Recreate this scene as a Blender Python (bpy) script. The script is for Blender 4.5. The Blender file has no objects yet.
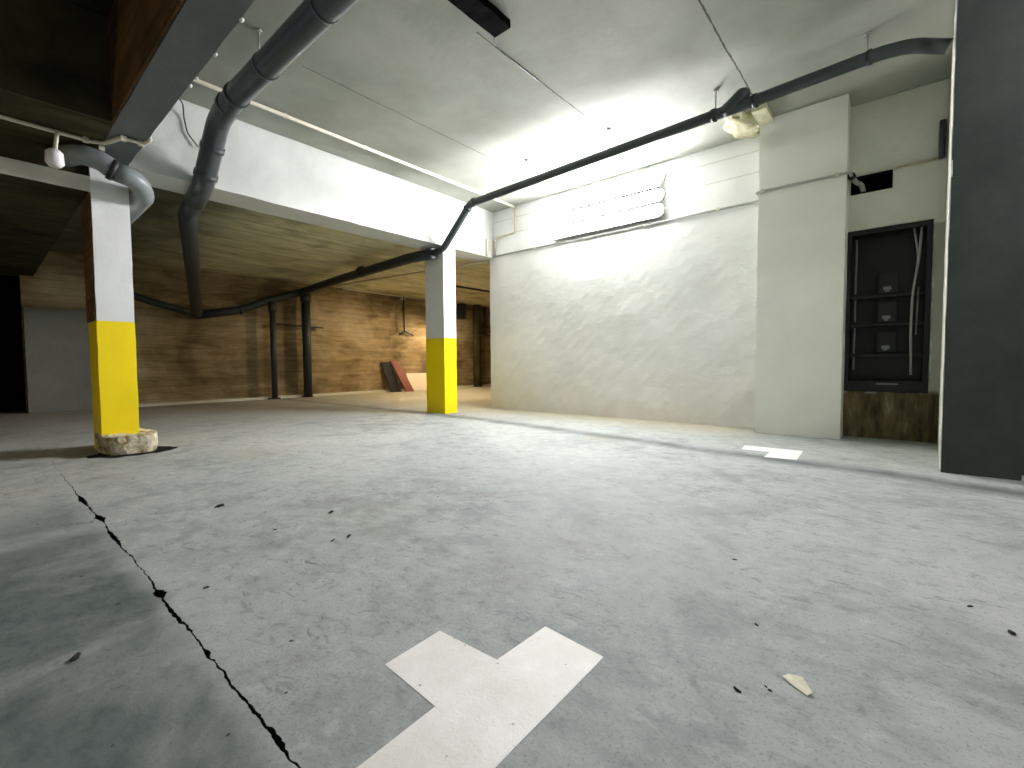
import bpy, bmesh, math, random
from mathutils import Vector, Matrix, noise
random.seed(7)
S = bpy.context.scene
COL = S.collection

# ------------------------------------------------------------ camera, world, exposure
CAMH = 0.68
def make_camera():
    f = 458.083
    yaw, pitch, roll = math.radians(40.38116), math.radians(-2.58414), math.radians(-0.36258)
    fw = Vector((math.cos(pitch)*math.cos(yaw), math.cos(pitch)*math.sin(yaw), math.sin(pitch)))
    r = Vector((math.sin(yaw), -math.cos(yaw), 0)); u = r.cross(fw)
    c, s = math.cos(roll), math.sin(roll)
    r2 = c*r + s*u; u2 = -s*r + c*u
    m = Matrix(((r2.x, u2.x, -fw.x, 0), (r2.y, u2.y, -fw.y, 0), (r2.z, u2.z, -fw.z, CAMH), (0, 0, 0, 1)))
    cd = bpy.data.cameras.new('camera'); cd.sensor_fit = 'HORIZONTAL'; cd.sensor_width = 36
    cd.lens = f/1024*36; cd.clip_start = 0.02; cd.clip_end = 100
    co = bpy.data.objects.new('camera', cd); COL.objects.link(co); co.matrix_world = m
    S.camera = co
make_camera()
w = bpy.data.worlds.new('world'); S.world = w; w.use_nodes = True
w.node_tree.nodes['Background'].inputs[0].default_value = (0.55, 0.62, 0.6, 1)
w.node_tree.nodes['Background'].inputs[1].default_value = 0.05
S.view_settings.view_transform = 'Standard'; S.view_settings.look = 'None'
S.view_settings.exposure = 3.55; S.view_settings.gamma = 1.0
S.view_settings.use_curve_mapping = False
TUBE_E = 11.5          # emission of the wall luminaire's opal covers
FILL_E = 14.0           # tubes of the unseen fill battens added behind the camera
WARM_BACK, WARM_HOOD, WARM_LEFT = 11, 4.0, 1.6   # watts of the bulbs

# ------------------------------------------------------------ materials
def srgb(r, g, b):
    f = lambda v: (v/255/12.92) if v/255 <= 0.04045 else ((v/255+0.055)/1.055)**2.4
    return (f(r), f(g), f(b), 1)
class NT:
    def __init__(s, name):
        s.m = bpy.data.materials.new(name); s.m.use_nodes = True
        s.t = s.m.node_tree; s.b = s.t.nodes['Principled BSDF']; s.L = s.t.links
        s.pos = s.n('ShaderNodeNewGeometry').outputs['Position']
    def n(s, k, **kw):
        x = s.t.nodes.new(k)
        for a, v in kw.items(): setattr(x, a, v)
        return x
    def link(s, a, b): s.L.new(a, b)
    def mapping(s, scale=(1, 1, 1), loc=(0, 0, 0)):
        x = s.n('ShaderNodeMapping'); x.inputs['Scale'].default_value = scale; x.inputs['Location'].default_value = loc
        s.link(s.pos, x.inputs[0]); return x.outputs[0]
    def noise(s, scale, detail=6, rough=0.6, vec=None, dist=0.0):
        x = s.n('ShaderNodeTexNoise'); x.inputs['Scale'].default_value = scale; x.inputs['Detail'].default_value = detail
        x.inputs['Roughness'].default_value = rough; x.inputs['Distortion'].default_value = dist
        s.link(vec if vec is not None else s.pos, x.inputs['Vector']); return x.outputs['Fac']
    def ramp(s, fac, stops):
        x = s.n('ShaderNodeValToRGB'); e = x.color_ramp.elements
        e[0].position, e[0].color = stops[0]; e[1].position, e[1].color = stops[-1]
        for p, c in stops[1:-1]:
            k = e.new(p); k.color = c
        s.link(fac, x.inputs[0]); return x.outputs[0]
    def mask(s, fac, a, b):
        x = s.n('ShaderNodeMapRange'); x.inputs[1].default_value = a; x.inputs[2].default_value = b
        s.link(fac, x.inputs[0]); return x.outputs[0]
    def mix(s, fac, a, b, mode='MIX'):
        x = s.n('ShaderNodeMix', data_type='RGBA', blend_type=mode)
        if isinstance(fac, float): x.inputs[0].default_value = fac
        else: s.link(fac, x.inputs[0])
        for v, i in ((a, 6), (b, 7)):
            if isinstance(v, tuple): x.inputs[i].default_value = v
            else: s.link(v, x.inputs[i])
        return x.outputs[2]
    def math(s, op, a, b=0.0, c=None):
        x = s.n('ShaderNodeMath', operation=op)
        for v, i in ((a, 0), (b, 1), (c, 2)):
            if v is None: continue
            if isinstance(v, (int, float)): x.inputs[i].default_value = v
            else: s.link(v, x.inputs[i])
        return x.outputs[0]
    def xyz(s):
        x = s.n('ShaderNodeSeparateXYZ'); s.link(s.pos, x.inputs[0]); return x.outputs
    def bump(s, h, strength=0.3, dist=0.01):
        x = s.n('ShaderNodeBump'); x.inputs['Strength'].default_value = strength; x.inputs['Distance'].default_value = dist
        s.link(h, x.inputs['Height']); s.link(x.outputs[0], s.b.inputs['Normal'])
    def out(s, col, rough=0.8, spec=0.3):
        if isinstance(col, tuple): s.b.inputs['Base Color'].default_value = col
        else: s.link(col, s.b.inputs['Base Color'])
        if isinstance(rough, float): s.b.inputs['Roughness'].default_value = rough
        else: s.link(rough, s.b.inputs['Roughness'])
        s.b.inputs['Specular IOR Level'].default_value = spec
        return s.m
def g(v): return (v, v, v, 1)

def paint(name, base, rough=0.7, var=0.06, bs=0.25, bscale=35, spec=0.3, dirt=None, dirt_scale=3.0, dirt_lo=0.6, dirt_hi=0.75):
    k = NT(name)
    lo = tuple(c*(1-var) for c in base[:3])+(1,); hi = tuple(min(1, c*(1+var)) for c in base[:3])+(1,)
    c = k.ramp(k.noise(2.3, 5), [(0.35, lo), (0.65, hi)])
    if dirt: c = k.mix(k.mask(k.noise(dirt_scale, 8, 0.7), dirt_lo, dirt_hi), c, dirt)
    k.bump(k.noise(bscale, 4, 0.6), bs, 0.006)
    return k.out(c, rough, spec)
def plain(name, col, rough=0.5, spec=0.5, metal=0.0):
    k = NT(name); c = k.ramp(k.noise(40, 3), [(0.3, tuple(x*0.9 for x in col[:3])+(1,)), (0.7, col)])
    k.b.inputs['Metallic'].default_value = metal
    return k.out(c, rough, spec)
def emit(name, col, e):
    k = NT(name); k.b.inputs['Emission Color'].default_value = col; k.b.inputs['Emission Strength'].default_value = e
    return k.out(col, 0.4)

def floor_material():
    k = NT('floor_concrete'); X, Y, Z = k.xyz()
    st = k.mapping((1.0, 1.0, 1))
    big = k.noise(0.8, 6, 0.6, st, 0.2)
    mid = k.noise(4.5, 8, 0.66, k.mapping((1.3, 1.0, 1)), 0.35)
    base = k.ramp(big, [(0.34, srgb(138, 147, 143)), (0.5, srgb(160, 166, 161)), (0.66, srgb(178, 181, 175))])
    c = k.mix(k.mask(mid, 0.4, 0.62), base, srgb(168, 172, 167))
    c = k.mix(k.math('MULTIPLY', k.mask(mid, 0.50, 0.34), 0.35), c, srgb(118, 126, 122))
    m2 = k.noise(15, 7, 0.7, k.mapping((1.2, 0.8, 1)), 0.4)
    c = k.mix(k.math('MULTIPLY', k.mask(m2, 0.54, 0.66), 0.45), c, srgb(192, 195, 190))
    c = k.mix(k.math('MULTIPLY', k.mask(m2, 0.46, 0.34), 0.5), c, srgb(112, 119, 116))
    grime = k.math('MULTIPLY', k.mask(k.noise(2.6, 7, 0.68, k.mapping((1, 1, 1), (4.2, 7.7, 0)), 0.3), 0.52, 0.66), k.mask(m2, 0.38, 0.6))
    c = k.mix(k.math('MULTIPLY', grime, 0.6), c, srgb(98, 100, 96))
    # greenish trodden film on the slab left of the joint
    film = k.math('MULTIPLY', k.math('MULTIPLY', k.mask(k.math('ADD', X, k.math('MULTIPLY', k.noise(4, 5), 0.1)), 0.40, 0.33), k.mask(Y, 3.4, 2.2)), k.mask(k.noise(1.6, 6, 0.6, None, 0.4), 0.32, 0.52))
    c = k.mix(k.math('MULTIPLY', film, k.math('MULTIPLY_ADD', m2, 0.9, 0.38)), c, srgb(72, 86, 82))
    # ochre film here and there
    c = k.mix(k.math('MULTIPLY', k.mask(k.noise(1.1, 4, 0.5, k.mapping((1, 1, 1), (9.3, 2.1, 0))), 0.6, 0.75), 0.35), c, srgb(150, 146, 118))
    # short tearing marks left by the trowel
    v = k.noise(26, 6, 0.75, k.mapping((1.0, 0.45, 1)), 1.6)
    c = k.mix(k.math('MULTIPLY', k.math('MULTIPLY', k.mask(v, 0.56, 0.66), k.mask(k.noise(2.1, 4, 0.6), 0.38, 0.6)), 0.75), c, srgb(78, 84, 82))
    f2 = k.noise(120, 3, 0.7)
    c = k.mix(k.math('MULTIPLY', k.mask(f2, 0.56, 0.70), 0.6), c, srgb(92, 96, 94))
    # pits
    vo = k.n('ShaderNodeTexVoronoi'); vo.inputs['Scale'].default_value = 5.5; k.link(k.pos, vo.inputs['Vector'])
    pit = k.math('MULTIPLY', k.math('LESS_THAN', vo.outputs['Distance'], 0.035), 0.8)
    c = k.mix(pit, c, srgb(40, 42, 40))
    # soft-edged darker band on the floor before the right wall
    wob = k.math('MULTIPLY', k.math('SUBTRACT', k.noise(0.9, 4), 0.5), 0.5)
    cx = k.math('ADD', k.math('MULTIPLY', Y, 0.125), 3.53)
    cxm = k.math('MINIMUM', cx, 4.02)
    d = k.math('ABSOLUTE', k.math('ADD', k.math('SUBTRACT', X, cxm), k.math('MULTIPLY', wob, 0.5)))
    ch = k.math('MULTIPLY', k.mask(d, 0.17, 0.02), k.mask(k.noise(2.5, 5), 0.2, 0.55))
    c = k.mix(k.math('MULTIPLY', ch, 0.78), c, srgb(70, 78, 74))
    # yellowed strip at the foot of the right wall
    edge = k.math('MULTIPLY', k.mask(X, 4.3, 4.9), k.mask(Y, 0.8, 1.4))
    c = k.mix(k.math('MULTIPLY', edge, 0.7), c, srgb(196, 188, 164))
    # brown dust towards the rear
    c = k.mix(k.math('MULTIPLY', k.mask(Y, 5.0, 8.0), 0.55), c, srgb(140, 134, 114))
    h = k.math('ADD', k.math('MULTIPLY', mid, 0.6), k.math('ADD', k.math('MULTIPLY', v, -0.35), k.math('MULTIPLY', f2, 0.2)))
    k.bump(h, 0.4, 0.008)
    return k.out(c, k.mask(mid, -0.6, 0.9), 0.3)
def ceiling_material():
    k = NT('ceiling_paint'); X, Y, Z = k.xyz()
    c = k.ramp(k.noise(1.3, 5), [(0.35, srgb(146, 150, 138)), (0.65, srgb(166, 169, 158))])
    tot = None
    for y0, a, b in ((1.017, 2.2, 5.2), (2.257, 2.3, 5.2), (3.497, 1.7, 4.4)):
        wv = k.math('MULTIPLY', k.math('SUBTRACT', k.noise(3.0, 5, 0.7, k.mapping((1, 0.1, 1), (0, y0*3, 0))), 0.5), 0.03)
        d = k.math('ABSOLUTE', k.math('ADD', k.math('SUBTRACT', Y, y0), wv))
        wd = k.math('MULTIPLY', k.noise(9, 3), 0.012 if y0 < 3 else 0.008)
        ln = k.math('MULTIPLY', k.math('LESS_THAN', d, wd), k.math('MULTIPLY', k.math('GREATER_THAN', X, a), k.math('LESS_THAN', X, b)))
        tot = ln if tot is None else k.math('MAXIMUM', tot, ln)
    c = k.mix(k.math('MULTIPLY', tot, 0.85), c, srgb(60, 62, 55))
    k.bump(k.noise(18, 5), 0.25, 0.006)
    return k.out(c, 0.8, 0.2)
def wall_material():
    k = NT('wall_white_paint'); X, Y, Z = k.xyz()
    c = k.ramp(k.noise(1.6, 5), [(0.35, srgb(230, 232, 228)), (0.65, srgb(242, 243, 240))])
    # rubbed brownish foot
    foot = k.math('MULTIPLY', k.mask(Z, 0.62, 0.0), k.mask(k.noise(2.2, 6, 0.6, k.mapping((1, 1, 1.5))), 0.3, 0.7))
    c = k.mix(k.math('MULTIPLY', foot, 0.5), c, srgb(206, 186, 156))
    # block joints of the upper courses
    j = None
    for z0 in (2.56, 2.77):
        d = k.math('ABSOLUTE', k.math('ADD', k.math('SUBTRACT', Z, z0), k.math('MULTIPLY', k.math('SUBTRACT', k.noise(4), 0.5), 0.012)))
        l = k.math('LESS_THAN', d, 0.006); j = l if j is None else k.math('MAXIMUM', j, l)
    c = k.mix(k.math('MULTIPLY', j, 0.45), c, srgb(170, 172, 160))
    lump = k.noise(7.5, 7, 0.6, k.mapping((1, 1, 1.6)), 0.5)
    patch = k.math('MULTIPLY', k.mask(k.noise(1.3, 3), 0.4, 0.6), k.mask(lump, 0.52, 0.64))
    k.bump(k.math('ADD', k.math('MULTIPLY', patch, 0.7), k.math('MULTIPLY', k.noise(30, 5), 0.3)), 0.2, 0.007)
    return k.out(c, 0.62, 0.3)
def board_concrete(name, lo, hi, pale, axis='Z', pitch=0.11, pale_amt=0.6, left_shade=False):
    k = NT(name); X, Y, Z = k.xyz(); a = {'X': X, 'Y': Y, 'Z': Z}[axis]
    sc = {'Z': (0.9, 0.9, 4.5), 'Y': (0.9, 2.6, 1), 'X': (7, .7, 1)}[axis]
    grain = k.noise(1.4, 8, 0.65, k.mapping(sc), 0.7)
    c = k.ramp(grain, [(0.32, lo), (0.66, hi)])
    big = k.noise(0.9, 6, 0.6, None, 0.5)
    c = k.mix(k.math('MULTIPLY', k.mask(big, 0.5, 0.66), pale_amt), c, pale)
    c = k.mix(k.math('MULTIPLY', k.mask(big, 0.46, 0.36), 0.55), c, tuple(v*0.4 for v in lo[:3])+(1,))
    fr = k.math('FRACT', k.math('DIVIDE', k.math('ADD', a, k.math('MULTIPLY', k.noise(1.1), 0.03)), pitch))
    ln = k.math('LESS_THAN', fr, 0.07)
    c = k.mix(k.math('MULTIPLY', ln, 0.45), c, tuple(v*0.35 for v in lo[:3])+(1,))
    if left_shade:  # painted shade: the soffit darkens towards its left end
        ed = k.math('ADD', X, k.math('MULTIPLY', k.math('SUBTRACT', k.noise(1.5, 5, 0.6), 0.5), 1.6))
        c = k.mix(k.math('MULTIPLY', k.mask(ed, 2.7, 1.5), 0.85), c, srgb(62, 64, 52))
    k.bump(k.math('SUBTRACT', k.math('MULTIPLY', grain, 0.7), k.math('MULTIPLY', ln, 0.5)), 0.5, 0.015)
    return k.out(c, 0.85, 0.2)
def mark_material():
    k = NT('marking_paint')
    c = k.ramp(k.noise(6, 6), [(0.35, srgb(228, 228, 216)), (0.65, srgb(244, 244, 238))])
    n = k.noise(60, 5, 0.75, None, 0.8)
    c = k.mix(k.math('MULTIPLY', k.mask(n, 0.62, 0.72), 0.55), c, srgb(150, 152, 142))
    vo = k.n('ShaderNodeTexVoronoi'); vo.inputs['Scale'].default_value = 22; k.link(k.pos, vo.inputs['Vector'])
    c = k.mix(k.math('MULTIPLY', k.math('LESS_THAN', vo.outputs['Distance'], 0.07), 0.6), c, srgb(100, 100, 92))
    k.bump(n, 0.3, 0.003)
    return k.out(c, 0.55, 0.4)
def footing_material():
    k = NT('footing_concrete')
    n = k.noise(14, 8, 0.7, None, 0.6)
    c = k.ramp(n, [(0.36, srgb(120, 84, 44)), (0.46, srgb(190, 178, 140)), (0.6, srgb(226, 220, 198))])
    k.bump(n, 1.0, 0.03)
    return k.out(c, 0.85, 0.2)
def grey_paint(name, col, mott=0.12):
    k = NT(name)
    c = k.ramp(k.noise(3.1, 7, 0.65), [(0.35, tuple(v*(1-mott) for v in col[:3])+(1,)), (0.65, tuple(v*(1+mott) for v in col[:3])+(1,))])
    k.bump(k.noise(45, 5), 0.3, 0.008)
    return k.out(c, 0.75, 0.25)
def riser_wall_material():
    # painted above, bare stained concrete below 0.42 m
    k = NT('riser_wall'); X, Y, Z = k.xyz()
    p = k.ramp(k.noise(2.0, 5), [(0.35, srgb(214, 218, 204)), (0.65, srgb(224, 228, 214))])
    bare = k.ramp(k.noise(3.5, 7, 0.65, k.mapping((1, 3, 0.7))), [(0.35, srgb(52, 50, 40)), (0.6, srgb(120, 108, 76)), (0.7, srgb(150, 150, 140))])
    rough_edge = k.math('ADD', Z, k.math('MULTIPLY', k.math('SUBTRACT', k.noise(7, 5), 0.5), 0.12))
    side = k.math('MULTIPLY', k.math('LESS_THAN', k.math('ADD', Y, k.math('MULTIPLY', k.math('SUBTRACT', k.noise(9, 5), 0.5), 0.07)), -0.175), k.math('LESS_THAN', Z, 1.8))
    c = k.mix(k.math('MULTIPLY', side, 0.5), p, srgb(118, 116, 98))
    c = k.mix(k.mask(rough_edge, 0.44, 0.40), c, bare)
    k.bump(k.noise(16, 6), 0.5, 0.012)
    return k.out(c, 0.8, 0.2)

M = dict(
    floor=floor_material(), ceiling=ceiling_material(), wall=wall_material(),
    dirt=plain('crack_dirt', srgb(34, 34, 32), 0.95, 0.05),
    white=paint('white_paint', srgb(226, 229, 225), 0.65, 0.04, 0.3, 14, dirt=srgb(150, 148, 132), dirt_scale=5, dirt_lo=0.68, dirt_hi=0.78),
    pilaster=paint('pilaster_paint', srgb(236, 238, 228), 0.6, 0.03, 0.12, 20),
    beamwhite=paint('beam_white_paint', srgb(206, 209, 203), 0.7, 0.04, 0.3, 14, dirt=srgb(150, 148, 132), dirt_scale=5, dirt_lo=0.68, dirt_hi=0.78),
    yellow=paint('yellow_paint', srgb(252, 224, 0), 0.5, 0.03, 0.25, 14, spec=0.4),
    beamgrey=grey_paint('grey_beam_paint', srgb(104, 110, 111)),
    piergrey=grey_paint('grey_pier_paint', srgb(58, 64, 60), 0.18),
    rear=board_concrete('rear_wall_concrete', srgb(104, 88, 58), srgb(158, 140, 104), srgb(186, 172, 142)),
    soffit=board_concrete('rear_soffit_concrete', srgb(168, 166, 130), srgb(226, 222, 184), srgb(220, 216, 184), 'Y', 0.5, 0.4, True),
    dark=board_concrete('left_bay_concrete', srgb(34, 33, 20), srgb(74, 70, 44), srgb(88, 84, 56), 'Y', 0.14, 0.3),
    black=plain('black_void', srgb(14, 14, 14), 0.95, 0.05),
    brown=board_concrete('beam_side_concrete', srgb(70, 50, 26), srgb(112, 86, 50), srgb(100, 80, 52), 'Z', 0.2, 0.3),
    riser=riser_wall_material(),
    pipe=plain('grey_pvc', srgb(62, 69, 70), 0.3, 0.5), pipedk=plain('dark_grey_pvc', srgb(58, 66, 66), 0.45, 0.4),
    pipelt=plain('light_grey_pvc', srgb(128, 136, 136), 0.4, 0.4), pipebl=plain('dark_rear_pipe', srgb(44, 50, 50), 0.5, 0.35),
    ring=plain('coupling_rubber', srgb(36, 40, 40), 0.6),
    conduit=plain('cream_conduit', srgb(214, 210, 190), 0.5), conduitg=plain('grey_conduit', srgb(176, 178, 172), 0.5),
    rust=plain('stained_conduit', srgb(208, 198, 170), 0.6),
    steel=plain('galvanised_steel', srgb(160, 162, 158), 0.4, 0.5, 0.5),
    whitepl=plain('white_plastic', srgb(236, 236, 232), 0.4), mark=mark_material(), footing=footing_material(),
    cabinet=plain('black_cabinet', srgb(12, 14, 16), 0.5), cabin2=plain('dark_grey_panel', srgb(28, 32, 35), 0.5),
    cable=plain('grey_white_cable', srgb(170, 172, 168), 0.5), label=plain('grey_label', srgb(128, 132, 132), 0.5),
    foam=paint('yellowed_foam', srgb(190, 190, 160), 0.9, 0.06, 0.7, 40, dirt=srgb(178, 170, 118), dirt_scale=14, dirt_lo=0.5, dirt_hi=0.62),
    redwood=plain('red_brown_board', srgb(120, 56, 36), 0.6), darkboard=plain('black_board', srgb(22, 20, 22), 0.8),
    gloss=plain('glossy_cream_board', srgb(226, 214, 196), 0.18, 0.7), greywall=grey_paint('grey_block_paint', srgb(120, 124, 116)),
    paper=plain('cream_paper', srgb(238, 234, 206), 0.8), chip=plain('dark_chip', srgb(34, 32, 28), 0.9),
    opal=emit('opal_cover_lit', (1.0, 0.975, 1.03, 1), TUBE_E), tube2=emit('tube_lit', (1.0, 0.975, 1.03, 1), FILL_E),
    warmglass=emit('warm_bulb_glass', (1.0, 0.72, 0.4, 1), 12.0),
    plaster=paint('rough_plaster', srgb(206, 206, 192), 0.85, 0.08, 0.9, 25),
)

# ------------------------------------------------------------ mesh helpers
def bm_new(): return bmesh.new()
def box(bm, x0, x1, y0, y1, z0, z1, mi=0):
    v = [bm.verts.new(p) for p in ((x0,y0,z0),(x1,y0,z0),(x1,y1,z0),(x0,y1,z0),(x0,y0,z1),(x1,y0,z1),(x1,y1,z1),(x0,y1,z1))]
    for f in ((0,3,2,1),(4,5,6,7),(0,1,5,4),(1,2,6,5),(2,3,7,6),(3,0,4,7)):
        bm.faces.new([v[i] for i in f]).material_index = mi
    return v
def rough_box(bm, x0, x1, y0, y1, z0, z1, step=0.06, amp=0.006, fr=6.0, mi=0):
    """box whose faces are gridded and displaced by noise: hand-made, chipped edges"""
    def axis(a, b):
        n = max(1, int(round((b-a)/step))); return [a+(b-a)*i/n for i in range(n+1)]
    xs, ys, zs = axis(x0, x1), axis(y0, y1), axis(z0, z1); cache = {}
    def V(p):
        key = tuple(round(c, 5) for c in p)
        if key not in cache:
            q = Vector(p); d = noise.noise_vector(q*fr)*amp + noise.noise_vector(q*fr*3.1)*amp*0.5
            cache[key] = bm.verts.new(q+d)
        return cache[key]
    def grid(A, B, f, flip):
        for i in range(len(A)-1):
            for j in range(len(B)-1):
                q = [V(f(A[i],B[j])), V(f(A[i+1],B[j])), V(f(A[i+1],B[j+1])), V(f(A[i],B[j+1]))]
                fc = bm.faces.new(q[::-1] if flip else q); fc.material_index = mi
    grid(xs, ys, lambda a, b: (a,b,z0), True); grid(xs, ys, lambda a, b: (a,b,z1), False)
    grid(xs, zs, lambda a, b: (a,y0,b), False); grid(xs, zs, lambda a, b: (a,y1,b), True)
    grid(ys, zs, lambda a, b: (x0,a,b), True); grid(ys, zs, lambda a, b: (x1,a,b), False)
def round_path(pts, r, n=6):
    pts = [Vector(p) for p in pts]; out = [pts[0]]
    for i in range(1, len(pts)-1):
        a, b, c = pts[i-1], pts[i], pts[i+1]
        d1, d2 = (a-b), (c-b); t = min(r, d1.length*0.45, d2.length*0.45)
        p0, p2 = b+d1.normalized()*t, b+d2.normalized()*t
        for k in range(n+1):
            s = k/n; out.append(p0*(1-s)**2 + b*2*s*(1-s) + p2*s*s)
    out.append(pts[-1]); return out
def tube(bm, pts, r, seg=16, cap=True, bend=0.0):
    P = round_path(pts, bend) if bend > 0 else [Vector(p) for p in pts]
    rings = []; t0 = (P[1]-P[0]).normalized()
    up = Vector((0,0,1)) if abs(t0.z) < 0.9 else Vector((1,0,0))
    nrm = (up - t0*up.dot(t0)).normalized()
    for i, p in enumerate(P):
        t = (P[min(i+1,len(P)-1)]-P[max(i-1,0)]).normalized()
        nrm = (nrm - t*nrm.dot(t)).normalized(); b = t.cross(nrm)
        rr = r[i] if isinstance(r, (list, tuple)) else r
        rings.append([bm.verts.new(p + (nrm*math.cos(2*math.pi*k/seg)+b*math.sin(2*math.pi*k/seg))*rr) for k in range(seg)])
    for a, c in zip(rings, rings[1:]):
        for k in range(seg):
            f = bm.faces.new([a[k], a[(k+1)%seg], c[(k+1)%seg], c[k]]); f.smooth = True
    if cap:
        bm.faces.new(rings[0][::-1]); bm.faces.new(rings[-1])
def prism(bm, pts, z0, z1):
    a = [bm.verts.new((x,y,z0)) for x, y in pts]; b = [bm.verts.new((x,y,z1)) for x, y in pts]
    bm.faces.new(a[::-1]); bm.faces.new(b)
    n = len(pts)
    for i in range(n): bm.faces.new([a[i], a[(i+1)%n], b[(i+1)%n], b[i]])
def obj(name, bm, mats, parent=None, origin=None):
    """link bm (world coordinates) as one mesh object; its origin goes to origin, or to the base of its box"""
    bmesh.ops.recalc_face_normals(bm, faces=bm.faces)
    if parent is not None and origin is None: origin = Vector((0,0,0))
    if parent is not None:
        base = Vector(parent['_w']) if '_w' in parent else Vector((0,0,0))
    if origin is None:
        xs = [v.co for v in bm.verts]
        origin = Vector(((min(v.x for v in xs)+max(v.x for v in xs))/2, (min(v.y for v in xs)+max(v.y for v in xs))/2, min(v.z for v in xs)))
    sh = base if parent is not None else Vector(origin)
    for v in bm.verts: v.co -= sh
    me = bpy.data.meshes.new(name); bm.to_mesh(me); bm.free()
    for m in (mats if isinstance(mats, (list, tuple)) else [mats]): me.materials.append(m)
    o = bpy.data.objects.new(name, me); COL.objects.link(o)
    if parent is not None:
        o.parent = parent; o['_w'] = tuple(sh)
    else:
        o.location = sh; o['_w'] = tuple(sh)
    return o
def thing(name, label, cat, loc, group=None):
    o = bpy.data.objects.new(name, None); COL.objects.link(o); o.empty_display_size = 0.1
    o.location = loc; o['_w'] = tuple(loc); o['label'] = label; o['category'] = cat
    if group: o['group'] = group
    return o
def tag(o, label, cat, group=None, kind=None):
    o['label'] = label; o['category'] = cat
    if group: o['group'] = group
    if kind: o['kind'] = kind
    return o
def struct(name, bm, mats, label=None):
    o = obj(name, bm, mats); o['kind'] = 'structure'
    if label: o['label'] = label
    return o

# ------------------------------------------------------------ setting
XW, YB, ZC = 5.12, 9.7, 2.93
X0, Y0, X1 = -6.0, -5.0, 12.0
# floor: two slabs with a broken open joint between them, dirt at its bottom
JX = 0.335
def joint_mid(y):
    return JX + 0.012*noise.noise(Vector((y*1.7, 3.1, 0))) + 0.007*noise.noise(Vector((y*9.0, 1.3, 0))) + 0.004*noise.noise(Vector((y*35, 7, 0))) + 0.002*noise.noise(Vector((y*90, 5, 0)))
def joint_half(y):
    if y > 4.15 or y < -1: return 0.0003
    w_ = 0.0011 + 0.0022*max(0, noise.noise(Vector((y*6, 9.2, 0)))) + 0.0032*max(0, noise.noise(Vector((y*37, 4.4, 0)))) + 0.003*max(0, noise.noise(Vector((y*90, 1.4, 0))))
    for yc, s, a in ((2.72, 0.05, 0.02), (1.67, 0.03, 0.018), (3.15, 0.10, 0.016), (0.83, 0.03, 0.005), (1.23, 0.02, 0.006), (2.35, 0.1, 0.008), (1.5, .06, .005)):
        w_ += a*math.exp(-((y-yc)/s)**2)*(0.7+0.6*noise.noise(Vector((y*50, 2, 5))))
    return w_*(1.0 if y < 3.4 else max(0.1, 1-(y-3.4)/0.8))
bm = bm_new()
ys = [-5+i*0.25 for i in range(18)] + [-0.5+i*0.006 for i in range(500)] + [2.5+i*0.012 for i in range(150)] + [4.3+i*0.2 for i in range(27)] + [YB+0.6]
ys = sorted(set(round(y, 4) for y in ys))
rows = []
for y in ys:
    m_, h_ = joint_mid(y), joint_half(y)
    rows.append([bm.verts.new(p) for p in ((X0,y,0), (m_-h_*0.8,y,0), (m_-h_*0.6,y,-0.02), (m_+h_*0.8,y,-0.02), (m_+h_*1.2,y,0), (X1,y,0))])
for a, b in zip(rows, rows[1:]):
    for i in range(5):
        bm.faces.new([a[i], a[i+1], b[i+1], b[i]]).material_index = 1 if i in (1, 2, 3) else 0
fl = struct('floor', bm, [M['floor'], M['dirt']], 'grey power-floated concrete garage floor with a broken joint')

bm = bm_new(); box(bm, 0.86, X1, Y0, 4.72, ZC, ZC+0.2); struct('ceiling', bm, M['ceiling'])
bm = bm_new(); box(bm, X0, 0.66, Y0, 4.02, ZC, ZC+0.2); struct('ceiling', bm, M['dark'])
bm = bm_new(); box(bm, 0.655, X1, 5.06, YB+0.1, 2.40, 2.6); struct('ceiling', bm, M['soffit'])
# low slab of the left bay (rear part) and the drop over the aisle
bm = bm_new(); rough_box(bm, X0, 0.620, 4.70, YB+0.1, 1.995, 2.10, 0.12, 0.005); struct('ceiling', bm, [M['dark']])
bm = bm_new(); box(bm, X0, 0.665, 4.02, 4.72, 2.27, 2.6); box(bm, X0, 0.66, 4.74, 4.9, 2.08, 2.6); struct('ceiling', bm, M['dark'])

# right wall: main panel, riser wall beside the pilaster
bm = bm_new(); rough_box(bm, XW, XW+0.2, 0.95, 4.78, -0.01, ZC, 0.08, 0.006, 4); struct('wall_right', bm, M['wall'])
bm = bm_new()
box(bm, XW, XW+0.3, -0.3, 0.41, -0.01, 0.41); box(bm, XW, XW+0.3, 0.40, 1.0, -0.01, ZC)
box(bm, XW, XW+0.3, -0.3, -0.172, 0.41, 1.835); box(bm, XW, XW+0.3, -0.3, 0.41, 1.835, 2.15)
box(bm, XW, XW+0.3, -0.3, 0.095, 2.15, 2.30); box(bm, XW, XW+0.3, 0.385, 0.41, 2.15, 2.30)
box(bm, XW+0.015, XW+0.3, -0.3, 0.41, 2.30, ZC)
box(bm, XW+0.25, XW+0.3, -0.3, 0.41, 0.41, 2.30)
struct('wall_right', bm, M['riser'])
bm = bm_new(); rough_box(bm, 4.85, XW-0.003, 0.395, 1.065, 0.0, ZC-0.004, 0.09, 0.003, 3); pil = struct('trim_1', bm, M['pilaster'], 'smooth pale boxed-out pilaster on the right wall')
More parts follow.
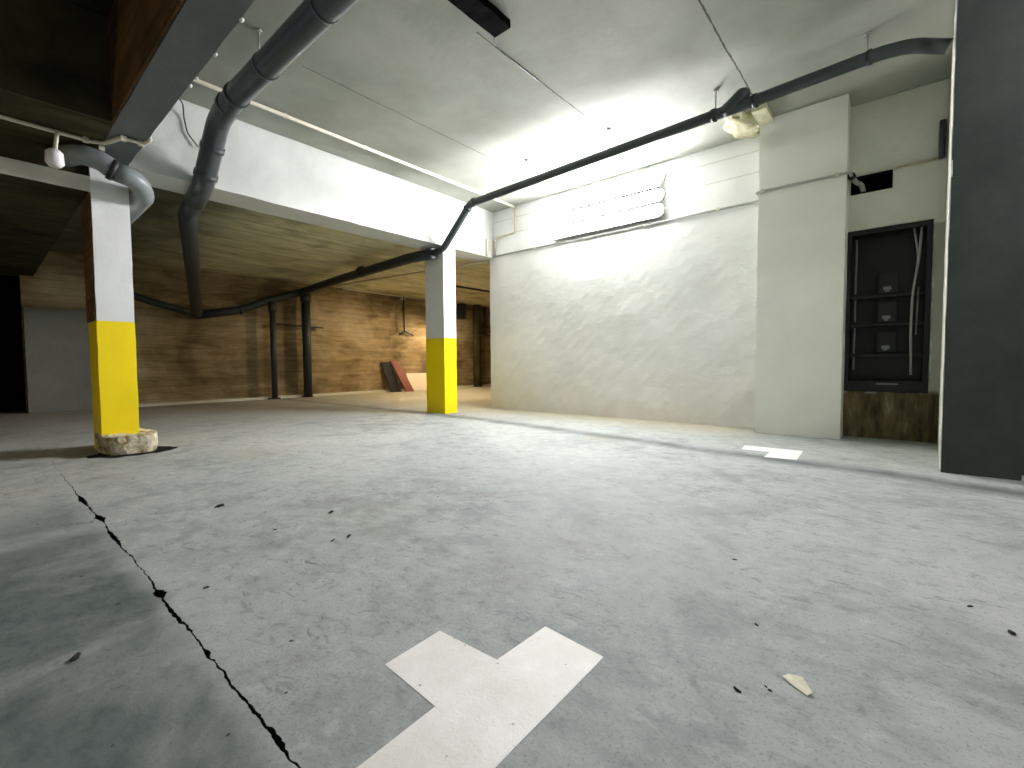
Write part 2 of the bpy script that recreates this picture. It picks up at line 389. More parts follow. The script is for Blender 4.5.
# wall behind the bay, around the camera
bm = bm_new(); box(bm, 3.98, 4.4, Y0, -0.535, 0, ZC); struct('wall_right', bm, M['piergrey'])
bm = bm_new(); box(bm, X0, 4.4, Y0-0.2, Y0, 0, ZC); struct('wall_front', bm, M['white'])
bm = bm_new(); box(bm, X0-0.2, X0, Y0, YB, 0, ZC); struct('wall_left', bm, M['greywall'])
bm = bm_new(); box(bm, X1, X1+0.2, 0.9, YB, 0, ZC); box(bm, XW+0.2, X1, 0.9, 1.1, 0, ZC); struct('wall_right', bm, M['rear'])
# rear wall with the dark doorway and the grey block panel
bm = bm_new(); box(bm, 0.49, X1, YB, YB+0.2, 0, 2.6); box(bm, -1.2, 0.49, YB, YB+0.2, 2.0, 2.6); box(bm, X0, -1.2, YB, YB+0.2, 0, 2.6)
struct('wall_back', bm, M['rear'])
bm = bm_new(); box(bm, -1.3, 0.6, YB+0.9, YB+1.0, -0.02, 2.3); box(bm, -1.3, -1.2, YB+0.2, YB+0.9, -0.02, 2.3); box(bm, 0.5, 0.6, YB+0.2, YB+0.9, -0.02, 2.3); box(bm, -1.3, .6, YB+.2, YB+1, 2.2, 2.3)
box(bm, -1.3, .6, YB+.55, YB+1, -0.03, 0.0)
struct('door_1', bm, M['black'], 'black unlit doorway at the left end of the rear wall')
bm = bm_new(); rough_box(bm, 0.50, 1.62, YB-0.12, YB-0.012, 0.0, 1.54, 0.12, 0.006); tag(obj('block_infill', bm, M['greywall']), 'low grey rendered block panel beside the black doorway at rear left', 'wall panel')
bm = bm_new(); rough_box(bm, 1.64, 10.8, YB-0.16, YB-0.002, 0, 0.045, 0.25, 0.006); struct('baseboard_back', bm, M['plaster'])

# ------------------------------------------------------------ beams
BY0, BY1 = 4.70, 5.085
b = thing('cross_beam', 'white painted concrete cross beam spanning between the two yellow columns and the right wall', 'beam', (3.0, 4.9, 2.255))
bm = bm_new(); rough_box(bm, 0.862, 5.32, BY0, BY1, 2.255, ZC+0.02, 0.09, 0.006, 4); obj('beam_face', bm, M['beamwhite'], b)
bm = bm_new(); box(bm, 0.9, 12, BY0+0.006, BY1+0.02, 2.256, 2.5); bm.free()
b = thing('long_beam', 'dark grey ceiling beam with chipped pale edge running from the upper left towards the near column', 'beam', (0.76, 0.5, 2.27))
bm = bm_new(); rough_box(bm, 0.664, 0.86, Y0, 4.71, 2.27, ZC+0.02, 0.1, 0.004, 5); obj('soffit', bm, M['beamgrey'], b)
bm = bm_new(); box(bm, 0.650, 0.663, Y0, 4.02, 2.275, ZC); s_ = obj('brown_side', bm, M['brown'], b); s_['label'] = 'brown plate standing in for shade on the left side'
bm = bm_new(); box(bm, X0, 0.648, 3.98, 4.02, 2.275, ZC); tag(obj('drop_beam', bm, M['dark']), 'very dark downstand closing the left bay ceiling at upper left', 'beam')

# ------------------------------------------------------------ columns
bm = bm_new(); rough_box(bm, X0, 0.627, 4.680, 4.696, 1.99, 2.10, 0.1, 0.003); tag(obj('edge_beam', bm, M['plaster']), 'pale beige concrete edge meeting the near-left column from the left', 'beam')
def column(x0, x1, label, with_foot):
    t = thing('column', label, 'column', ((x0+x1)/2, (BY0+BY1)/2, 0), 'yellow and white columns')
    top = 2.25 if not with_foot else 2.25
    bm = bm_new(); rough_box(bm, x0, x1, BY0+0.002, BY1-0.002, 1.028, top, 0.075, 0.003, 7); obj('shaft', bm, M['white'], t)
    bm = bm_new(); rough_box(bm, x0-0.001, x1+0.001, BY0, BY1, 0.0, 1.028, 0.075, 0.003, 7); p = obj('painted_base', bm, M['yellow'], t); p['label'] = 'bright yellow lower part'
    return t
c1 = column(0.628, 0.856, 'near-left square column, white above and yellow below, standing in a chipped concrete footing', True)
bm = bm_new(); box(bm, 0.617, 0.6235, BY0+0.012, BY1-0.01, 1.03, 1.985); obj('brown_side', bm, M['brown'], c1)['label'] = 'brown plate standing in for shade on the left side'  # dark brown plate paints the shade on the column's left face
bm = bm_new()
rough_box(bm, 0.625, 0.955, 4.50, 5.14, -0.012, 0.14, 0.03, 0.0, 8)
for v in bm.verts:
    q = v.co; cx, cy = 0.79, 4.82
    dx, dy = (q.x-cx)/0.165, (q.y-cy)/0.32
    k = max(abs(dx), abs(dy)); rr = (abs(dx)**4+abs(dy)**4)**0.25
    if rr > 1e-4: q.x = cx+(q.x-cx)*k/rr; q.y = cy+(q.y-cy)*k/rr
    d = noise.noise_vector(q*7)*0.022 + noise.noise_vector(q*19)*0.012
    q += Vector((d.x, d.y, d.z if q.z > 0.03 else 0))
    if q.z < -0.012: q.z = -0.012
obj('footing', bm, M['footing'], c1)['label'] = 'lumpy chipped whitish concrete footing'
c2 = column(4.125, 4.345, 'farther square column, white above and yellow below, close to the end of the white wall', False)

# flat black patch on the slab around the footing
pts = []
for i in range(40):
    a = 2*math.pi*i/40
    pts.append((0.80+0.27*math.cos(a)*(1+0.25*noise.noise(Vector((i*.4, 0, 1)))), 4.60+0.20*math.sin(a)*(1+0.3*noise.noise(Vector((i*.4, 3, 1))))))
bm = bm_new(); prism(bm, pts, 0.0, 0.003)
tag(obj('black_patch', bm, M['dirt']), 'flat black patch around the foot of the near-left column', 'dirt', kind='stuff')

# pier at far right
t = thing('pier', 'broad dark grey pier with pale chipped corner at the right edge of the photo', 'pier', (4.4, -0.36, 0))
bm = bm_new(); rough_box(bm, 3.8, XW-0.004, -0.53, -0.197, 0, ZC-0.006, 0.09, 0.003, 6)
def skew(bm):
    for v in bm.verts:
        if v.co.y > -0.4: v.co.y -= 0.036*(v.co.x-3.8)
skew(bm); obj('shaft', bm, M['piergrey'], t)
bm = bm_new(); rough_box(bm, 3.803, XW-0.004, -0.201, -0.193, 0.0, ZC-0.01, 0.06, 0.003, 9); skew(bm); p = obj('plaster_side', bm, M['plaster'], t); p['label'] = 'pale rough plaster side facing the bay'

# ------------------------------------------------------------ pipes
def ring(bm, p, d, r, w_=0.03):
    p, d = Vector(p), Vector(d).normalized(); tube(bm, [p-d*w_/2, p+d*w_/2], r, 20)
def couplings(parent, mat, *rs, name='coupling'):
    for p, d, r, w_ in rs:
        bm = bm_new(); ring(bm, p, d, r, w_); obj(name, bm, mat, parent)
def hanger(parent, x, y, ztop, zbot):
    bm = bm_new(); tube(bm, [(x,y,zbot), (x,y,ztop)], 0.006, 8); r_ = obj('hanger_rod', bm, M['steel'], parent)
    bm = bm_new(); tube(bm, [(x,y,ztop-0.012), (x,y,ztop-0.002)], 0.022, 10); obj('fixing_plate', bm, M['steel'], r_)

# black drain along the wall side, down beside the farther column
t = thing('drain_pipe', 'long dark grey drain pipe slung from the ceiling along the white wall', 'pipe', (4.07, 2.0, 2.7))
PB = [(4.07, -0.180, 2.66), (4.07, 0.0, 2.745), (4.07, 0.15, 2.765), (4.07, 0.9, 2.735), (4.07, 4.12, 2.66), (4.06, 4.62, 2.19), (4.055, 4.80, 2.16)]
PATHB = round_path(PB, 0.06)
bm = bm_new(); tube(bm, PATHB[:], 0.044, 18); obj('pipe_run', bm, M['pipedk'], t)
bm = bm_new()
bm.free()
couplings(t, M['ring'], ((4.07, 0.22, 2.763), (0, 1, -0.04), 0.05, 0.03), ((4.07, 4.05, 2.662), (0, 1, -0.02), 0.052, 0.05),
    ((4.07, 4.17, 2.615), (0, 0.73, -0.68), 0.052, 0.03), ((4.07, 0.93, 2.733), (0, 1, 0), 0.052, 0.035), ((4.07, 1.24, 2.727), (0, 1, 0), 0.052, 0.035))
bm = bm_new(); tube(bm, [(4.07, 1.17, 2.725), (4.06, 1.09, 2.755), (4.06, 1.03, 2.795), (4.06, 1.00, 2.825), (4.06, 0.99, 2.845)], [0.045, 0.055, 0.06, 0.05, 0.025], 18, bend=0); obj('branch_stub', bm, M['pipedk'], t)
for y in (0.232, 1.227, 2.21, 3.22): hanger(t, 4.07, y, 2.928, 2.72)

t = thing('rear_drain_pipe', 'dark drain pipe running under the low rear soffit and dropping along the rear wall', 'pipe', (3.5, 8.0, 1.6))
bm = bm_new(); tube(bm, [(4.05, 4.80, 2.155), (4.03, 5.3, 2.16), (4.3, 7.6, 2.20), (4.46, 9.52, 2.18), (3.78, 9.52, 1.93), (3.3, 9.52, 1.71), (2.62, 9.5, 1.57)], 0.072, 16, bend=0.1); obj('pipe_run', bm, M['pipebl'], t)
bm = bm_new(); tube(bm, [(2.63, 9.52, 1.57), (1.95, 9.5, 1.74), (1.3, 9.5, 1.96)], 0.06, 16, bend=0.1); obj('pipe_branch', bm, M['pipebl'], t)
couplings(t, M['ring'], ((4.2, 6.8, 2.2), (0.1, 1, 0), 0.09, 0.06), ((3.3, 9.52, 1.71), (1, 0, .4), 0.075, 0.06), ((2.62, 9.5, 1.57), (1, 0, 0), 0.075, 0.06))
for x, zt, lab, r_ in ((4.53, 2.18, 'thicker dark downpipe on the rear wall with a bracket', 0.085), (3.86, 1.92, 'thinner dark downpipe on the rear wall left of the thicker one', 0.055)):
    t = thing('downpipe', lab, 'pipe', (x, 9.5, 0))
    bm = bm_new(); tube(bm, [(x, 9.46, 0.0), (x, 9.46, zt)], r_, 16); obj('pipe_run', bm, M['pipebl'], t)
    bm = bm_new(); ring(bm, (x, 9.46, zt-0.12), (0, 0, 1), r_*1.3, 0.16); obj('coupling', bm, M['ring'], t)
    bm = bm_new(); box(bm, x-0.10, x+0.10, 9.44, 9.69, 0.0, 0.03); obj('foot_bracket', bm, M['ring'], t)
bm = bm_new(); box(bm, 4.62, 4.88, 9.60, 9.698, 1.47, 2.13); o = tag(obj('timber_box', bm, M['rear']), 'brown boxed-in niche beside the thicker downpipe on the rear wall', 'box')
bm = bm_new(); tube(bm, [(3.9, 9.575, 1.50), (4.95, 9.575, 1.47)], 0.014, 8); tag(obj('pipe_clamp_bar', bm, M['ring']), 'thin dark bar crossing behind the thicker downpipe', 'bar')

# big grey pipe upper left
t = thing('waste_pipe', 'thick grey waste pipe coming overhead from the camera, elbowing down under the white beam', 'pipe', (1.37, 3.0, 2.5))
PA = [(1.385, -3.0, 2.70), (1.37, 3.93, 2.715), (1.37, 4.28, 2.66), (1.345, 4.60, 2.245), (1.37, 4.95, 2.17)]
bm = bm_new(); tube(bm, PA, 0.082, 24, bend=0.09); obj('pipe_run', bm, M['pipe'], t)
bm = bm_new(); tube(bm, [(1.368, 4.93, 2.172), (1.40, 5.3, 2.14), (2.56, 9.36, 1.60)], [0.078, 0.078, 0.085], 20); obj('lower_run', bm, M['pipebl'], t)  # darker pipe colour here stands in for the shade below the soffit
for p, d in (((1.37, 3.88, 2.715), (0, 1, 0)), ((1.37, 4.05, 2.705), (0, 1, -0.12)), ((1.363, 4.42, 2.49), (-0.03, 0.62, -0.78)), ((1.35, 4.56, 2.30), (-0.05, 0.6, -0.8))): couplings(t, M['pipedk'], (p, d, 0.090, 0.045))
for y in (3.35, 2.55): couplings(t, M['pipe'], ((1.372, y, 2.712), (0, 1, 0), 0.088, 0.02), name='strap')
for y in (3.35, 2.55): hanger(t, 1.33, y, 2.928, 2.77)

# elbow over the near column
t = thing('elbow_pipe', 'light grey pipe elbow curving over the top of the near-left column', 'pipe', (0.7, 4.5, 2.1))
bm = bm_new(); tube(bm, [(0.47, 4.66, 2.19), (0.56, 4.50, 2.195), (0.67, 4.47, 2.165), (0.72, 4.47, 2.125)], 0.07, 20, bend=0.05); o = obj('pipe_upper', bm, M['pipelt'], t)
bm = bm_new(); ring(bm, (0.722, 4.47, 2.123), (1, 0, -0.35), 0.078, 0.035); obj('coupling', bm, M['ring'], t)
bm = bm_new(); tube(bm, [(0.73, 4.47, 2.12), (0.87, 4.49, 2.095), (0.938, 4.62, 2.03), (0.938, 5.4, 2.02), (0.938, 6.0, 2.05)], 0.07, 20, bend=0.09); obj('pipe_lower', bm, M['pipelt'], t)

# ------------------------------------------------------------ conduits
def conduit(label, pts, r, mat, clips=(), bend=0.03, name='conduit'):
    t = thing(name, label, 'conduit', pts[0])
    bm = bm_new(); tube(bm, pts, r, 10, bend=bend); obj('tube', bm, mat, t)
    for c in clips:
        bm = bm_new(); box(bm, c[0]-0.016, c[0]+0.016, c[1]-0.016, c[1]+0.016, c[2]-0.016, c[2]+0.016)
        bmesh.ops.bevel(bm, geom=bm.edges[:], offset=0.005, segments=1); obj('clip', bm, M['conduit'], t)
    return t
conduit('cream conduit fixed to the white ceiling in front of the cross beam', [(0.88, 4.15, 2.30), (0.88, 4.2, 2.905), (1.1, 4.262, 2.908), (5.09, 4.262, 2.908)], 0.017, M['conduit'],
        [(x, 4.262, 2.908) for x in (1.9, 2.7, 3.5, 4.3)], 0.04)
conduit('wavy cream conduit crossing under the dark grey beam and along the left bay soffit', [(-2.0, 4.33, 2.25), (0.60, 4.36, 2.25), (0.66, 4.33, 2.25), (0.69, 4.25, 2.25), (0.72, 4.15, 2.25), (0.80, 4.13, 2.25), (0.845, 4.14, 2.25), (0.875, 4.08, 2.27), (0.88, 4.15, 2.34)], 0.013, M['conduit'],
        [(0.57, 4.36, 2.25), (0.735, 4.14, 2.25), (0.83, 4.14, 2.25), (0.665, 4.45, 2.25)], 0.02)
conduit('thin grey conduit running level along the white wall and across the pilaster', [(XW-0.02, 4.70, 2.272), (XW-0.02, 1.08, 2.268), (4.83, 1.08, 2.268), (4.83, 0.41, 2.262), (4.83, 0.37, 2.262), (5.10, 0.36, 2.258)], 0.012, M['conduitg'],
        [(XW-0.02, y, 2.27) for y in (3.9, 3.1, 2.3, 1.5)] + [(4.83, 1.03, 2.268), (4.83, 0.46, 2.264)], 0.02)
conduit('stained conduit stepping down the white wall in the corner by the cross beam', [(XW-0.02, 4.262, 2.90), (XW-0.02, 4.262, 2.62), (XW-0.02, 4.262, 2.55), (XW-0.02, 4.62, 2.53), (XW-0.02, 4.655, 2.50), (XW-0.02, 4.655, 2.29)], 0.014, M['rust'], [(XW-0.02, 4.262, 2.72)], 0.02)
conduit('short cream conduit drop on the cross beam face beside the white wall corner', [(4.96, 4.685, 2.50), (4.96, 4.685, 2.26)], 0.014, M['rust'], [], 0)
conduit('beige conduit passing through the gap beside the farther column', [(XW+0.03, 4.80, 2.23), (XW-0.02, 5.2, 2.235), (XW-0.06, 9.4, 2.36)], 0.016, M['rust'], [], 0.02)
conduit('cream conduit at the top of the rear wall left of the farther column', [(5.5, 9.66, 2.385), (8.0, 9.66, 2.385)], 0.018, M['conduit'], [], 0)
conduit('dark thin conduit on the rear soffit in the gap', [(6.6, 7.5, 2.38), (9.0, 7.5, 2.38)], 0.022, M['ring'], [], 0)
# small fittings between pipe and ceiling
conduit('thin grey cable looping from the ceiling behind the thick waste pipe', [(1.12, 4.5, 2.90), (1.22, 4.62, 2.86), (1.24, 4.685, 2.78), (1.26, 4.685, 2.66), (1.34, 4.68, 2.56)], 0.006, M['pipe'], [], 0.03, 'cable')

# chipped light-catching plaster beads on the beam edge
for i, (y, lab) in enumerate(((2.36, 'white cable clip on the edge of the dark beam, nearest the top of the photo'), (2.72, 'white cable clip on the dark beam edge, second from the photo top'), (3.02, 'white cable clip on the beam edge just before the last one'), (3.13, 'white cable clip on the beam edge beside the ceiling conduit'))):
    bm = bm_new(); bmesh.ops.create_icosphere(bm, subdivisions=2, radius=0.010, matrix=Matrix.Translation((0.866, y, 2.272)) @ Matrix.Diagonal((1, 1.3, 1, 1)))
    for v in bm.verts: v.co += noise.noise_vector(v.co*60)*0.004
    tag(obj('cable_clip', bm, M['whitepl']), lab, 'clip', 'clips on the dark beam edge')

# ------------------------------------------------------------ dark strip fixture on ceiling
t = thing('strip_trunking', 'black strip trunking on the ceiling at the top of the photo, open at its end', 'trunking', (1.6, 2.07, 2.88))
bm = bm_new(); rough_box(bm, -0.1+0.97, 2.36, 2.0, 2.14, 2.87, 2.92, 0.06, 0.003, 9); obj('housing', bm, M['black'], t)
bm = bm_new(); tube(bm, [(2.34, 2.12, 2.895), (2.42, 2.2, 2.92), (2.55, 2.257, 2.925), (3.0, 2.26, 2.925)], 0.004, 6); obj('cable_tail', bm, M['ring'], t)

# ------------------------------------------------------------ luminaire on the white wall
t = thing('wall_luminaire', 'lit fluorescent luminaire with three long glowing covers high on the white wall', 'light', (XW-0.04, 2.8, 2.3))
bm = bm_new(); box(bm, XW-0.035, XW-0.006, 2.26, 3.36, 2.35, 2.82); bmesh.ops.bevel(bm, geom=bm.edges[:], offset=0.008, segments=2); obj('back_tray', bm, M['ring'], t)
for z0, z1 in ((2.315, 2.455), (2.485, 2.62), (2.65, 2.86)):
    bm = bm_new(); zc, hz = (z0+z1)/2, (z1-z0)/2; n = 14; prof = []
    ring_ = []
    for k in range(32):
        a = 2*math.pi*k/32; ring_.append((math.cos(a), math.sin(a)))
    L0, L1 = 2.06+hz, 3.56-hz
    layers = []
    for s, dx in ((1.0, 0.0), (1.0, 0.045), (0.93, 0.054), (0.75, 0.066), (0.45, 0.072)):
        lay = []
        for c_, s2 in ring_:
            yy = (L1 if c_ >= 0 else L0) + c_*hz*s; lay.append(bm.verts.new((XW-0.036-dx, yy, zc+s2*hz*s)))
        layers.append(lay)
    for q, (a, b2) in enumerate(zip(layers, layers[1:])):
        for k in range(32):
            f = bm.faces.new([a[k], a[(k+1)%32], b2[(k+1)%32], b2[k]]); f.smooth = q > 0; f.material_index = 1 if q == 0 else 0
    bm.faces.new(layers[-1]); bm.faces.new(layers[0][::-1]).material_index = 1
    o = obj('opal_cover', bm, [M['opal'], M['steel']], t)
# unseen fill battens, added behind the camera to brighten the bay
def batten(x, y, label, rot=False):
    t = thing('fill_batten', label, 'light', (x, y, 2.85), 'added fill battens')
    dx, dy = (0.75, 0.04) if rot else (0.04, 0.75)
    bm = bm_new(); box(bm, x-dx, x+dx, y-dy, y+dy, 2.87, 2.929); obj('housing', bm, M['whitepl'], t)
    bm = bm_new(); d = Vector((0.72, 0, 0)) if rot else Vector((0, 0.72, 0)); c = Vector((x, y, 2.84)); tube(bm, [c-d, c+d], 0.02, 10); obj('tube', bm, M['tube2'], t)
batten(2.6, -1.6, 'unseen fill batten added behind the camera over the bay')
batten(-2.4, -2.6, 'unseen fill batten added behind the camera over the left aisle')

def bulb(loc, watts, col, r=0.06):
    l = bpy.data.lights.new('bulb_light', 'POINT'); l.energy = watts; l.color = col; l.shadow_soft_size = r
    o = bpy.data.objects.new('bulb_light', l); COL.objects.link(o); o.location = loc; return o
def bulkhead(loc, label, watts, hood=False, dish=False):
    x, y, z = loc
    t = thing('bulkhead_lamp', label, 'lamp', loc)
    bm = bm_new(); tube(bm, [(x, y, z+0.12), (x, y, z+0.08)], 0.07, 16); obj('base', bm, M['whitepl'], t)
    bm = bm_new(); tube(bm, [(x, y, z+0.08), (x, y, z+0.03)], [0.03, 0.05], 16); obj('glass', bm, M['warmglass'], t)
    if dish:
        bm = bm_new(); tube(bm, [(x, y, z+0.07), (x, y, z+0.0), (x, y, z-0.06)], [0.06, 0.16, 0.24], 24, cap=False); obj('dish', bm, M['steel'], t)  # dish added to keep the lamp's upward glow off the soffit
    if hood:
        bm = bm_new(); tube(bm, [(x, y, z+0.14), (x, y, z+0.02)], [0.05, 0.16], 20, cap=False); obj('hood', bm, M['steel'], t)
    o = bulb((x, y, z-0.03), watts, (1.0, 0.78, 0.52)); return t
bulkhead((6.4, 7.5, 2.25), 'warm bulkhead lamp on the rear soffit hidden behind the farther column', WARM_BACK*1.3, dish=True)
bulkhead((7.9, 9.1, 1.55), 'warm hooded lamp on the rear wall behind the farther column', WARM_HOOD, True)
bulkhead((-2.2, 4.35, 1.7), 'warm lamp in the left bay outside the photo', WARM_LEFT)

# white lampholder hanging in the left bay
t = thing('pendant_lampholder', 'small white pendant lampholder hanging from the left bay soffit conduit', 'lampholder', (0.405, 4.33, 2.0))
bm = bm_new(); tube(bm, [(0.425, 4.33, 2.24), (0.41, 4.33, 2.11)], 0.011, 8); obj('stem', bm, M['conduit'], t)
bm = bm_new(); tube(bm, [(0.408, 4.33, 2.12), (0.407, 4.33, 2.10), (0.406, 4.33, 2.03), (0.405, 4.33, 2.005)], [0.025, 0.045, 0.048, 0.03], 16); obj('holder', bm, M['whitepl'], t)
# thin hanging bracket on rear wall
t = thing('wall_bracket', 'thin dark T-footed rod hanging on the rear wall left of the farther column', 'bracket', (7.1, 9.6, 1.4))
bm = bm_new(); tube(bm, [(7.1, 9.6, 2.37), (7.1, 9.6, 1.5)], 0.018, 8); obj('rod', bm, M['ring'], t)
bm = bm_new(); tube(bm, [(6.95, 9.6, 1.42), (7.1, 9.6, 1.5), (7.38, 9.6, 1.41)], 0.022, 8); obj('foot', bm, M['ring'], t)
bm = bm_new(); box(bm, 7.05, 7.15, 9.6, 9.69, 2.3, 2.38); obj('mount', bm, M['plaster'], t)
# fixtures on rear wall right of the farther column
bm = bm_new(); tube(bm, [(9.60, 9.50, 0.0), (9.60, 9.50, 2.38)], 0.12, 14); tag(obj('downpipe', bm, M['dark']), 'brown downpipe on the rear wall seen through the gap', 'pipe')
bm = bm_new(); tube(bm, [(10.05, 9.6, 1.5), (10.05, 9.6, 2.38)], 0.04, 10); tag(obj('downpipe', bm, M['ring']), 'short thin dark pipe at the gap beside the white wall edge', 'pipe')
bm = bm_new(); tube(bm, [(9.5, 9.35, 1.5), (10.3, 9.35, 1.5)], 0.016, 8); tag(obj('pipe_clamp_bar', bm, M['ring']), 'thin dark bar level with the yellow paint top, seen through the gap', 'bar')
bm = bm_new(); box(bm, 9.0, 9.16, 9.5, 9.7, 1.95, 2.38); tag(obj('junction_box', bm, M['ring']), 'small dark box on the rear wall just right of the farther column', 'box')

# ------------------------------------------------------------ boards leaning on the rear wall
def board(name, label, x0, x1, ybot, h, th, mat, skew=0.0):
    bm = bm_new(); v = box(bm, x0, x1, ybot, ybot+th, 0.0, h)
    for q in v:
        if q.co.z > 0.01: q.co.y += (YB-0.03-th-ybot); q.co.x -= skew
        else: q.co.z = 0.0
    bmesh.ops.bevel(bm, geom=bm.edges[:], offset=0.006, segments=1)
    for q in bm.verts: q.co.z = max(q.co.z, 0.001)
    return tag(obj(name, bm, mat), label, 'board')
board('leaning_board', 'black board leaning on the rear wall, leftmost of the stack', 6.52, 6.80, 9.34, 0.73, 0.03, M['darkboard'], 0.10)
board('leaning_board', 'red-brown board leaning on the rear wall in front of the black one', 6.85, 7.08, 9.2, 0.76, 0.04, M['redwood'], 0.16)
board('leaning_board', 'glossy cream board catching the light behind the farther column', 7.16, 8.3, 9.4, 0.44, 0.03, M['gloss'], 0.0)

# ------------------------------------------------------------ floor markings and litter
GB = None
def mark(label, pts):
    bm = bm_new(); prism(bm, pts, 0.0003, 0.0010); return tag(obj('parking_mark', bm, M['mark']), label, 'road marking')
mark('large white T-shaped parking mark painted on the near floor', [(0.30, 0.502), (0.918, 0.508), (0.932, 0.685), (0.753, 0.691), (0.745, 0.880), (0.578, 0.875), (0.568, 0.689), (0.30, 0.68)])
mark('small distant white corner mark painted on the floor before the pilaster', [(3.665, 0.536), (4.064, 0.556), (4.045, 0.957), (3.868, 0.935), (3.867, 0.741), (3.637, 0.734)])

bm = bm_new()
P = [(1.103, 0.180, 0.003), (1.118, 0.170, 0.004), (1.117, 0.145, 0.009), (1.085, 0.122, 0.004), (1.072, 0.130, 0.001), (1.088, 0.158, 0.001)]
vs = [bm.verts.new(p) for p in P]; c = bm.verts.new((1.100, 0.150, 0.004))
for i in range(6): bm.faces.new([vs[i], vs[(i+1)%6], c])
r_ = bmesh.ops.extrude_face_region(bm, geom=bm.faces[:])
for v in [e for e in r_['geom'] if isinstance(e, bmesh.types.BMVert)]: v.co.z += 0.0012
tag(obj('paper_scrap', bm, M['paper']), 'torn cream paper scrap lying on the near right floor', 'paper')
def chip(x, y, s, label, a=0.0, asp=0.5):
    bm = bm_new(); bmesh.ops.create_icosphere(bm, subdivisions=2, radius=s)
    rot = Matrix.Rotation(a, 3, 'Z')
    for v in bm.verts:
        v.co = rot @ Vector((v.co.x, v.co.y*asp, v.co.z*0.3)); v.co += noise.noise_vector(v.co*80+Vector((x*9, y*7, 0)))*s*0.35
        v.co += Vector((x, y, s*0.25)); v.co.z = max(v.co.z, 0.0003)
    tag(obj('debris_chip', bm, M['chip']), label, 'debris', 'dark chips scattered on the floor')
for x, y, s, a, lab in (
    (0.74, 2.48, 0.022, 0.2, 'dark chip on the floor in front of the near-left column'),
    (1.038, 1.976, 0.018, 0.3, 'dark chip on the mid floor, farthest of the three together'),
    (0.935, 1.644, 0.016, 0.6, 'dark chip on the mid floor, right one of the nearer pair'),
    (0.874, 1.654, 0.010, 0.1, 'tiny dark chip on the mid floor, left one of the nearer pair'),
    (0.998, 0.243, 0.010, 1.2, 'dark chip beside the large T mark, left of the paper scrap'),
    (1.042, 0.191, 0.005, 1.0, 'tiny dark chip close left of the paper scrap'),
    (1.050, 0.200, 0.004, 0.8, 'tiniest dark crumb close left of the paper scrap'),
    (1.288, 0.269, 0.008, 0.8, 'dark chip beyond the paper scrap, to its upper left'),
    (1.648, -0.225, 0.012, 0.3, 'dark chip on the floor at the right edge of the photo'),
    (0.13, 1.45, 0.014, 0.9, 'dark chip on the floor left of the crack'),
    (0.781, 1.951, 0.008, 0.0, 'tiny dark chip between the crack and the mid-floor chips'),
    (0.436, 1.603, 0.008, 0.0, 'tiny dark chip just right of the crack'),
    (0.278, 0.928, 0.004, 0.2, 'tiny dark crumb left of the crack near the bottom of the photo'),
    (0.395, 0.956, 0.004, 0.2, 'tiny dark crumb right of the crack near the bottom of the photo'),
    (1.671, 0.42, 0.009, 2.0, 'flat dark sliver on the right floor beyond the T mark'),
    (1.758, -0.16, 0.009, 2.3, 'long dark sliver on the far right floor'),
    ):
    chip(x, y, s, lab, a, 0.4)

# ------------------------------------------------------------ riser cabinet in the right recess
t = thing('riser_cabinet', 'tall black open cabinet with cables set in the wall right of the pilaster', 'cabinet', (XW+0.1, 0.115, 0.415))
cy0, cy1, cz0, cz1 = -0.168, 0.396, 0.415, 1.83
bm = bm_new(); box(bm, XW+0.14, XW+0.16, cy0, cy1, cz0, cz1); obj('back_panel', bm, M['cabinet'], t)
bm = bm_new()
box(bm, XW-0.012, XW+0.16, cy0, cy0+0.035, cz0, cz1); box(bm, XW-0.012, XW+0.16, cy1-0.03, cy1, cz0, cz1)
box(bm, XW-0.012, XW+0.16, cy0+0.035, cy1-0.03, cz0, cz0+0.09); box(bm, XW-0.012, XW+0.16, cy0+0.035, cy1-0.03, cz1-0.04, cz1)
obj('frame', bm, M['cabinet'], t)
for z in (0.73, 1.0, 1.25):
    bm = bm_new(); box(bm, XW+0.06, XW+0.14, cy0+0.035, cy1-0.03, z-0.012, z+0.012); obj('shelf_rail', bm, M['cabin2'], t)
for z in (0.86, 1.12, 1.37):
    bm = bm_new(); box(bm, XW+0.05, XW+0.139, 0.045, 0.17, z-0.10, z+0.07)
    k = obj('terminal_block', bm, M['cabin2'], t)
    bm = bm_new(); box(bm, XW+0.042, XW+0.0495, 0.085, 0.14, z-0.075, z-0.045); box(bm, XW+0.042, XW+0.0495, 0.10, 0.125, z-0.09, z-0.075); obj('label_strip', bm, M['label'], k)
bm = bm_new(); box(bm, XW-0.0135, XW-0.0125, 0.02, 0.17, cz0+0.06, cz0+0.072); obj('plate', bm, M['label'], t)
def cable(pts, r, mat=M['cable']):
    bm = bm_new(); tube(bm, pts, r, 8, bend=0.05); obj('cable', bm, mat, t)
for (z0, z1) in ((0.60, 0.72), (0.75, 0.98), (1.03, 1.23), (1.28, 1.76)):
    cable([(XW+0.05, 0.333, z0), (XW+0.05, 0.333, z1)], 0.008, M['label'])
cable([(XW+0.03, -0.10, 1.80), (XW+0.03, -0.09, 1.55), (XW+0.03, -0.055, 1.25), (XW+0.03, -0.05, 0.95), (XW+0.03, -0.06, 0.56)], 0.009)
cable([(XW+0.03, -0.05, 1.80), (XW+0.03, -0.085, 1.55), (XW+0.04, -0.06, 1.3)], 0.007)
cable([(XW+0.04, -0.09, 1.3), (XW+0.04, -0.085, 0.9)], 0.006, M['label'])
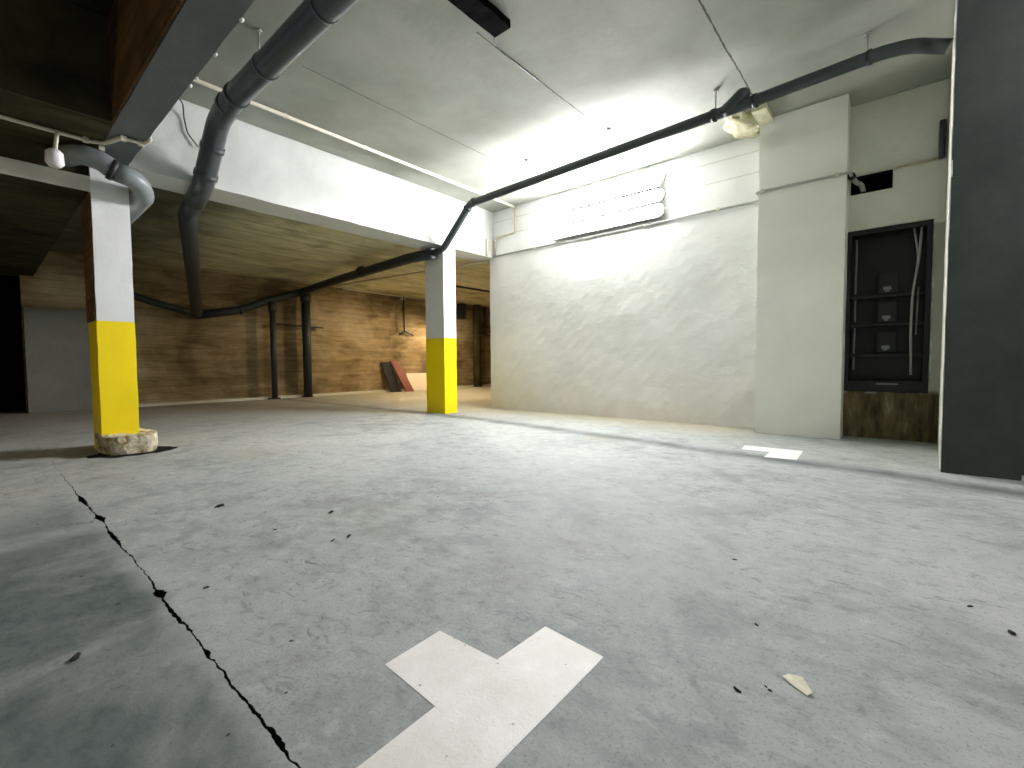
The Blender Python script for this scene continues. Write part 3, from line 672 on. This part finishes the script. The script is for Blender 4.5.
# hole with a box in it above the cabinet
t = thing('junction_hole', 'black rectangular hole with a conduit elbow above the cabinet', 'opening', (XW+0.1, 0.24, 2.15))
bm = bm_new(); box(bm, XW+0.2, XW+0.24, 0.098, 0.382, 2.152, 2.298); obj('void', bm, M['black'], t)
bm = bm_new(); box(bm, XW-0.02, XW+0.20, 0.098, 0.375, 2.275, 2.299); box(bm, XW-0.004, XW+0.2, 0.098, 0.106, 2.155, 2.275); box(bm, XW-0.004, XW+0.2, 0.374, 0.382, 2.155, 2.275); box(bm, XW-0.004, XW+0.2, 0.106, 0.374, 2.152, 2.162); obj('lintel', bm, M['black'], t)
bm = bm_new(); tube(bm, [(4.95, 0.365, 2.258), (XW+0.0, 0.345, 2.255), (XW+0.03, 0.31, 2.24), (XW+0.03, 0.295, 2.17)], 0.02, 10, bend=0.03); obj('elbow', bm, M['conduitg'], t)
bm = bm_new(); ring(bm, (4.93, 0.367, 2.258), (1, -0.1, 0), 0.03, 0.03); obj('gland', bm, M['ring'], t)
bm = bm_new(); tube(bm, [(XW+0.0, 0.08, 2.305), (XW+0.0, -0.19, 2.31)], 0.012, 8); tag(obj('conduit', bm, M['rust']), 'faint beige pipe edge running right from the black hole to the pier', 'conduit')
bm = bm_new(); tube(bm, [(XW-0.02, -0.205, 2.31), (XW-0.02, -0.205, 2.60)], 0.022, 10); tag(obj('pipe_stub', bm, M['pipe']), 'short dark vertical pipe stub beside the pier above the cabinet', 'pipe')

# foam lump where the branch meets the wall head
bm = bm_new(); bmesh.ops.create_icosphere(bm, subdivisions=4, radius=1.0)
for v in bm.verts:
    d = 1+0.28*noise.noise(v.co*2.2)+0.14*noise.noise(v.co*6)
    v.co = Vector((4.80+v.co.x*0.30*d, 1.20+v.co.y*0.13*d, 2.915+v.co.z*0.04*d)); v.co.z = min(v.co.z, 2.927); v.co.x = min(v.co.x, XW-0.006)
for f in bm.faces: f.smooth = True
tag(obj('foam_lump', bm, M['foam']), 'lumpy yellowed expanding foam in the corner where wall, ceiling and pilaster meet', 'foam')
bm = bm_new(); rough_box(bm, 4.55, 4.845, 0.95, 1.07, 2.885, 2.926, 0.04, 0.006, 12); tag(obj('foam_block', bm, M['foam']), 'squared foam piece under the ceiling at the pilaster top', 'foam')
for o in bpy.data.objects:
    if '_w' in o: del o['_w']
